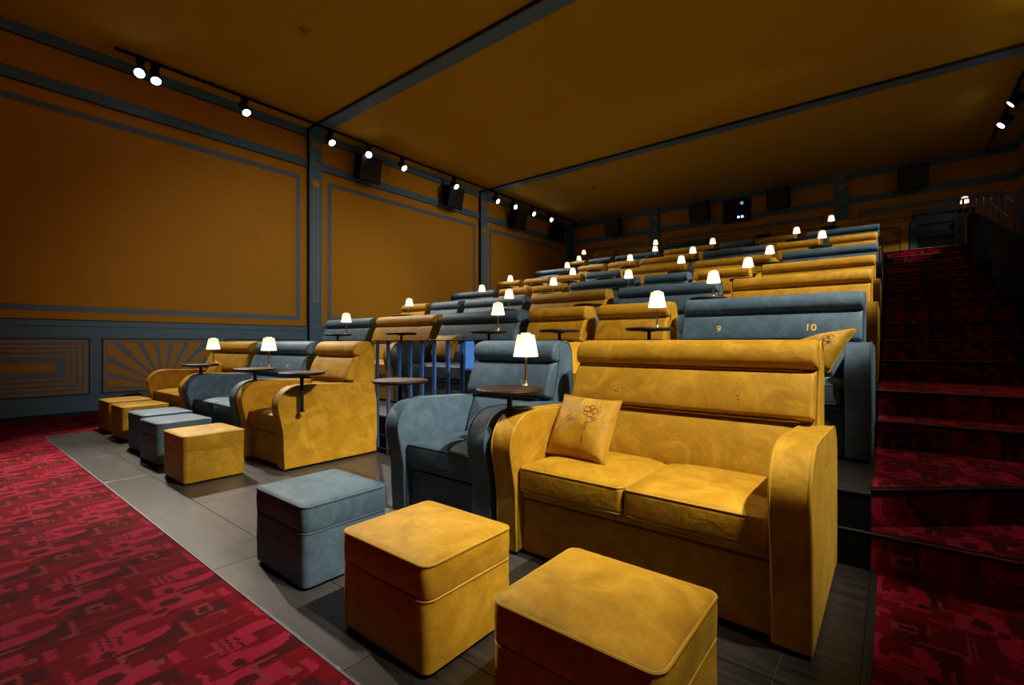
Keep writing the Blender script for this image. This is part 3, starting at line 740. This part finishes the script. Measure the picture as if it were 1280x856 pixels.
# ================================================================== CUSHIONS
def cushion_at(name, BL, BR, TL, label, emb=True, thick=.085, groupn='mustard scatter cushions', TR=None):
    BL, BR, TL = Vector(BL), Vector(BR), Vector(TL)
    ex = BR-BL; w_ = ex.length; ex.normalize(); ey = TL-BL; ey = (ey-ex*ey.dot(ex)); h_ = ey.length; ey.normalize(); ez = ex.cross(ey)
    mt = Matrix((ex, ey, ez)).transposed().to_4x4(); mt.translation = BL+ex*w_/2+ey*h_/2
    root = thing(name, label, 'cushion', group=groupn); root.matrix_world = mt
    inv = mt.inverted(); q0, q1, q2 = inv @ BL, inv @ BR, inv @ TL; q3 = inv @ Vector(TR) if TR else q1+q2-q0
    def bend(x, y, z):                      # a soft cushion sags out of square
        u = x/w_+.5; v = y/h_+.5
        return tuple(q0*(1-u)*(1-v)+q1*u*(1-v)+q2*(1-u)*v+q3*u*v+Vector((0, 0, z)))
    n = 18; bm = BM(); V = {}
    def P(i, j, s):
        u = 2*i/n-1; v = 2*j/n-1
        k = max(0, (1-u**2)*(1-v**2))**.48
        px = u*(1-.06*(1-v*v)*abs(u)**3)*w_/2; py = v*(1-.06*(1-u*u)*abs(v)**3)*h_/2
        z = s*thick*k*(1+.06*math.sin(5*u+3*v*s))
        return bend(px, py, z)
    for s in (1, -1):
        for i in range(n+1):
            for j in range(n+1):
                if s < 0 and (i in (0, n) or j in (0, n)): V[(i, j, s)] = V[(i, j, 1)]
                else: V[(i, j, s)] = bm.verts.new(P(i, j, s))
    for s in (1, -1):
        for i in range(n):
            for j in range(n):
                q = [V[(i, j, s)], V[(i+1, j, s)], V[(i+1, j+1, s)], V[(i, j+1, s)]]
                bm.faces.new(q if s > 0 else q[::-1])
    obj('cover', bm, 'Y', root, 80)
    bm = BM(); ed = [P(i, 0, 1) for i in range(n)]+[P(n, j, 1) for j in range(n)]+[P(n-i, n, 1) for i in range(n)]+[P(0, n-j, 1) for j in range(n)]
    tube(bm, ed, .0035, True, 5); obj('seam', bm, 'Yp', root)
    def on(u, v):
        k = max(0, (1-u**2)*(1-v**2))**.48
        return bend(u*w_/2, v*h_/2, thick*k*(1+.06*math.sin(5*u+3*v))+.0012)
    if emb:
        def stroke(nm, L, m_, r=.0016):
            bm = BM()
            for pts in L:
                P2 = []
                for a, b_ in zip(pts, pts[1:]):
                    for k in range(4): P2.append(on(a[0]+(b_[0]-a[0])*k/4, a[1]+(b_[1]-a[1])*k/4))
                P2.append(on(*pts[-1])); tube(bm, P2, r, False, 4)
            obj(nm, bm, m_, root)
        bird = [[(-.15, .72), (-.02, .76), (.03, .62), (.0, .45), (.1, .32), (.0, .2), (-.12, .1), (-.3, -.02), (-.5, -.22), (-.66, -.38)],
                [(-.05, .60), (-.12, .42), (-.22, .25), (-.42, .08), (-.6, -.16), (-.70, -.34)], [(-.1, .08), (-.3, -.18), (-.5, -.42)], [(0, .12), (-.2, -.16), (-.42, -.44)],
                [(-.04, .05), (-.1, .14), (-.16, .02), (-.28, .1)], [(.28, .80), (.42, .76), (.52, .62), (.62, .60), (.68, .42), (.64, .22), (.5, .14), (.42, .18)], [(.0, .62), (.1, .5), (.06, .38)]]
        stroke('bird_embroidery', bird, 'silverthread')
        fl = []
        for cx, cy, r in ((.26, .42, .10), (.36, .52, .08), (.46, .40, .10), (.38, .28, .10), (.24, .28, .07), (.36, .40, .05), (.40, .10, .10), (.52, .14, .06)):
            fl.append([(cx+r*math.cos(a), cy+r*1.0*math.sin(a)) for a in [2*PI*k/9 for k in range(10)]])
        fl.append([(.38, .05), (.36, -.2), (.31, -.4), (.33, -.58)]); fl.append([(.36, .0), (.28, -.1), (.26, -.28), (.33, -.16), (.37, -.05)])
        stroke('flower_embroidery', fl, 'brownthread', .0019)
    return root
cushion_at('cushion', (-1.635, 2.36, .535), (-1.205, 2.30, .530), (-1.650, 2.60, .865), 'mustard velvet cushion embroidered with a bird and a flower on the large loveseat')
cushion_at('cushion', (-.76, 4.27, .94), (-.365, 4.25, .975), (-.57, 4.44, 1.225), 'mustard velvet cushion embroidered with a flower, leaning on the blue loveseat numbered 9 and 10', thick=.105, TR=(-.195, 4.42, 1.315))
cushion_at('cushion', (-4.88, 4.28, .965), (-4.40, 4.24, .965), (-4.93, 4.48, 1.30), 'plain mustard velvet cushion behind the blue railing', emb=False)
cushion_at('cushion', (-7.62, 2.46, .60), (-7.20, 2.40, .56), (-7.52, 2.60, .95), 'mustard velvet cushion slumped on the loveseat nearest the left wall', emb=False, thick=.07)
cushion_at('cushion', (-1.50, 8.08, 1.76), (-1.12, 8.04, 1.76), (-1.49, 8.25, 2.16), 'mustard velvet cushion on the fourth row loveseat beside the stairs', emb=False, thick=.06)

# ================================================================== RAILINGS
rail = thing('railing', 'blue metal railing of upright flat bars between the yellow and blue recliners', 'railing', (0, 0, 0))
for x in (-4.39, -4.20, -4.01, -3.83, -3.65, -3.47, -3.28, -3.09):
    obj('baluster', box(BM(), x-.018, x+.026, 3.095, 3.113, .004, 1.215, .002, 1), 'cobalt', rail)
obj('top_rail', box(BM(), -4.42, -2.955, 3.090, 3.118-.003, 1.215, 1.227, .002, 1), 'black', rail)
obj('end_post', box(BM(), -2.972, -2.955, 3.085, 3.115, .004, 1.215, .002, 1), 'black', rail)
obj('end_plate', box(BM(), -2.955, -2.942, 3.0, 3.115, .95, 1.21, .002, 1), 'cobalt', rail)
obj('bottom_rail', box(BM(), -4.42, -2.955, 3.090, 3.114, .05, .062, .002, 1), 'black', rail)
r2 = thing('railing', 'dark blue metal railing of upright bars at the top of the stairs', 'railing', (0, 0, 0))
for i in range(12):
    x = 1.07+.11*i
    obj('baluster', box(BM(), x, x+.035, 13.93, 13.98, 3.292, 4.27, .002, 1), 'cobalt', r2)
obj('top_rail', box(BM(), 1.05, 2.36, 13.92, 13.99, 4.27, 4.285, .002, 1), 'cobalt', r2)
obj('post_cap', lathe(BM(), [(0, 4.285), (.022, 4.285), (.026, 4.31), (.018, 4.335), (0, 4.34)], 12, 1.62, 13.955), 'silver', r2)
hr = thing('handrail', 'thin brass handrails sloping down in the dark beyond the stairs', 'railing', (0, 0, 0))
for a, b_ in (((1.55, 13.3, 4.0), (1.55, 11.6, 3.35)), ((1.75, 13.2, 4.05), (1.75, 12.6, 3.8)), ((1.35, 11.3, 3.2), (1.35, 10.5, 2.95))):
    bm = BM(); tube(bm, [a, b_], .012, False, 8); obj('rail', bm, 'brass', hr)
for i in range(6):
    y = 11.6+i*.34; z = 3.35+(y-11.6)*.382
    bm = BM(); cyl(bm, (1.55, y, 2.4), (1.55, y, z-.012), .006, n=6); obj('rod', bm, 'brass', hr)

# ================================================================== SPEAKERS
def speaker(loc, rz, label, wd=.62, ht=.62, dp=.30, tilt=12):
    t = thing('speaker', label, 'speaker', loc, rz, 'black wall speakers')
    mt = Matrix.Rotation(math.radians(tilt), 4, 'X')
    bm = BM(); pr = [(-dp*.55, -ht/2), (dp*.25, -ht/2+.04), (dp*.45, ht/2), (-dp*.55, ht/2)]
    prism(bm, pr, -wd/2, wd/2, .012, 2)
    for v in bm.verts: v.co = mt @ v.co
    obj('cabinet', bm, 'blackmatte', t)
    bm = BM(); box(bm, -wd/2+.025, wd/2-.025, -dp*.55-.012, -dp*.55, -ht/2+.025, ht/2-.025, .004, 1, mt); g = obj('grille', bm, 'black', t)
    bm = BM(); cyl(bm, (0, dp*.30, .05), (0, .285, .05), .03, n=10); box(bm, -.08, .08, .275, .295, -.05, .15); obj('bracket', bm, 'black', t)
for i, (y, zz) in enumerate(((6.88, 5.58), (9.80, 5.58), (12.92, 5.56), (15.45, 5.54))):
    speaker((XL+.30, y, zz-.09), PI/2, f"black wall speaker on the left wall, {ORD[i]} from the screen end")
for i, (x, zz) in enumerate(((-8.3, 5.60), (-5.08, 5.62), (-2.72, 5.64), (.45, 5.62))):
    speaker((x, YB-.30, zz), 0, f"black wall speaker high on the back wall, {ORD[i]} from the left")

# ================================================================== TRACKS AND SPOTS
for x, lab, y0, y1 in ((LX, 'long black lighting track along the left side of the ceiling', 1.95, 16.75), (RX, 'long black lighting track along the right side of the ceiling', 1.2, 16.75)):
    t = thing('lighting_track', lab, 'track light')
    obj('rail', box(BM(), x-.02, x+.02, y0, y1, H-.085, H-.046, .003, 1), 'blackmatte', t)
    for y in (2.1 if x < 0 else 1.5, 3.4, 7.2, 9.2, 13.2, 15.2):
        bm = BM(); cyl(bm, (x, y, H-.05), (x, y, H), .008, n=8); obj('hanger', bm, 'blackmatte', t)
def spot(x, y, aim, power, cone, label, group):
    z = TZ
    t = thing('spotlight', label, 'spotlight', (x, y, 0), 0, group)
    d = (Vector(aim)-Vector((x, y, z))).normalized(); c0 = Vector((0, 0, z))
    bm = BM(); box(bm, -.035, .035, -.06, .06, H-.16, H-.086, .006, 1); obj('adapter', bm, 'blackmatte', t)
    bm = BM(); box(bm, -.012, .012, -.05, .05, z-.02, H-.158, .004, 1); obj('bracket', bm, 'blackmatte', t)
    bm = BM(); cyl(bm, c0-d*.12, c0+d*.10, .072, .084, n=20); obj('housing', bm, 'blackmatte', t)
    bm = BM(); cyl(bm, c0+d*.101, c0+d*.106, .072, n=28); obj('lens', bm, 'lens', t)
    ld = bpy.data.lights.new('spot', 'SPOT'); ld.energy = power; ld.color = WARM; ld.spot_size = math.radians(cone); ld.spot_blend = 1.0 if abs(aim[0]+10.3) < .01 else .55; ld.shadow_soft_size = .055
    lo = bpy.data.objects.new('bulb', ld); C.objects.link(lo); lo.parent = t; lo.location = c0+d*.13
    lo.rotation_euler = d.to_track_quat('-Z', 'Y').to_euler()
for i, (y, aim, p, cn) in enumerate(LEFT_SPOTS):
    ol = ORD+['ninth', 'tenth', 'eleventh', 'twelfth', 'thirteenth', 'fourteenth', 'fifteenth']
    spot(LX, y, aim, p, cn, f"black track spotlight above the left wall, {ol[i]} from the left", 'spotlights on the left track')
for i, (y, aim, p, cn) in enumerate(RIGHT_SPOTS):
    ol = ORD+['ninth', 'tenth', 'eleventh', 'twelfth', 'thirteenth', 'fourteenth', 'fifteenth']
    n_ = len(RIGHT_SPOTS)-1-i
    spot(RX, y, aim, p, cn, f"black track spotlight above the stairs, {ol[n_]} from the back wall", 'spotlights on the right track')
# ceiling sensors
for x, y, lab in ((-7.18, 3.74, 'small square sensor on the ceiling above the front left'), (-4.05, 5.90, 'round smoke detector on the ceiling beside the nearer blue beam'),
                  (-7.31, 13.24, 'round smoke detector on the ceiling near the left rear'), (-4.19, 14.3, 'round smoke detector on the ceiling near the projector window')):
    t = thing('smoke_detector', lab, 'smoke detector', (x, y, H))
    bm = BM(); lathe(bm, [(0, 0), (.09, 0), (.09, -.018), (.07, -.03), (0, -.03)], 20); obj('base', bm, 'ceil', t)
    bm = BM(); lathe(bm, [(.045, -.03), (.042, -.055), (.02, -.062), (0, -.062)], 16); obj('sensor', bm, 'ceil', t)
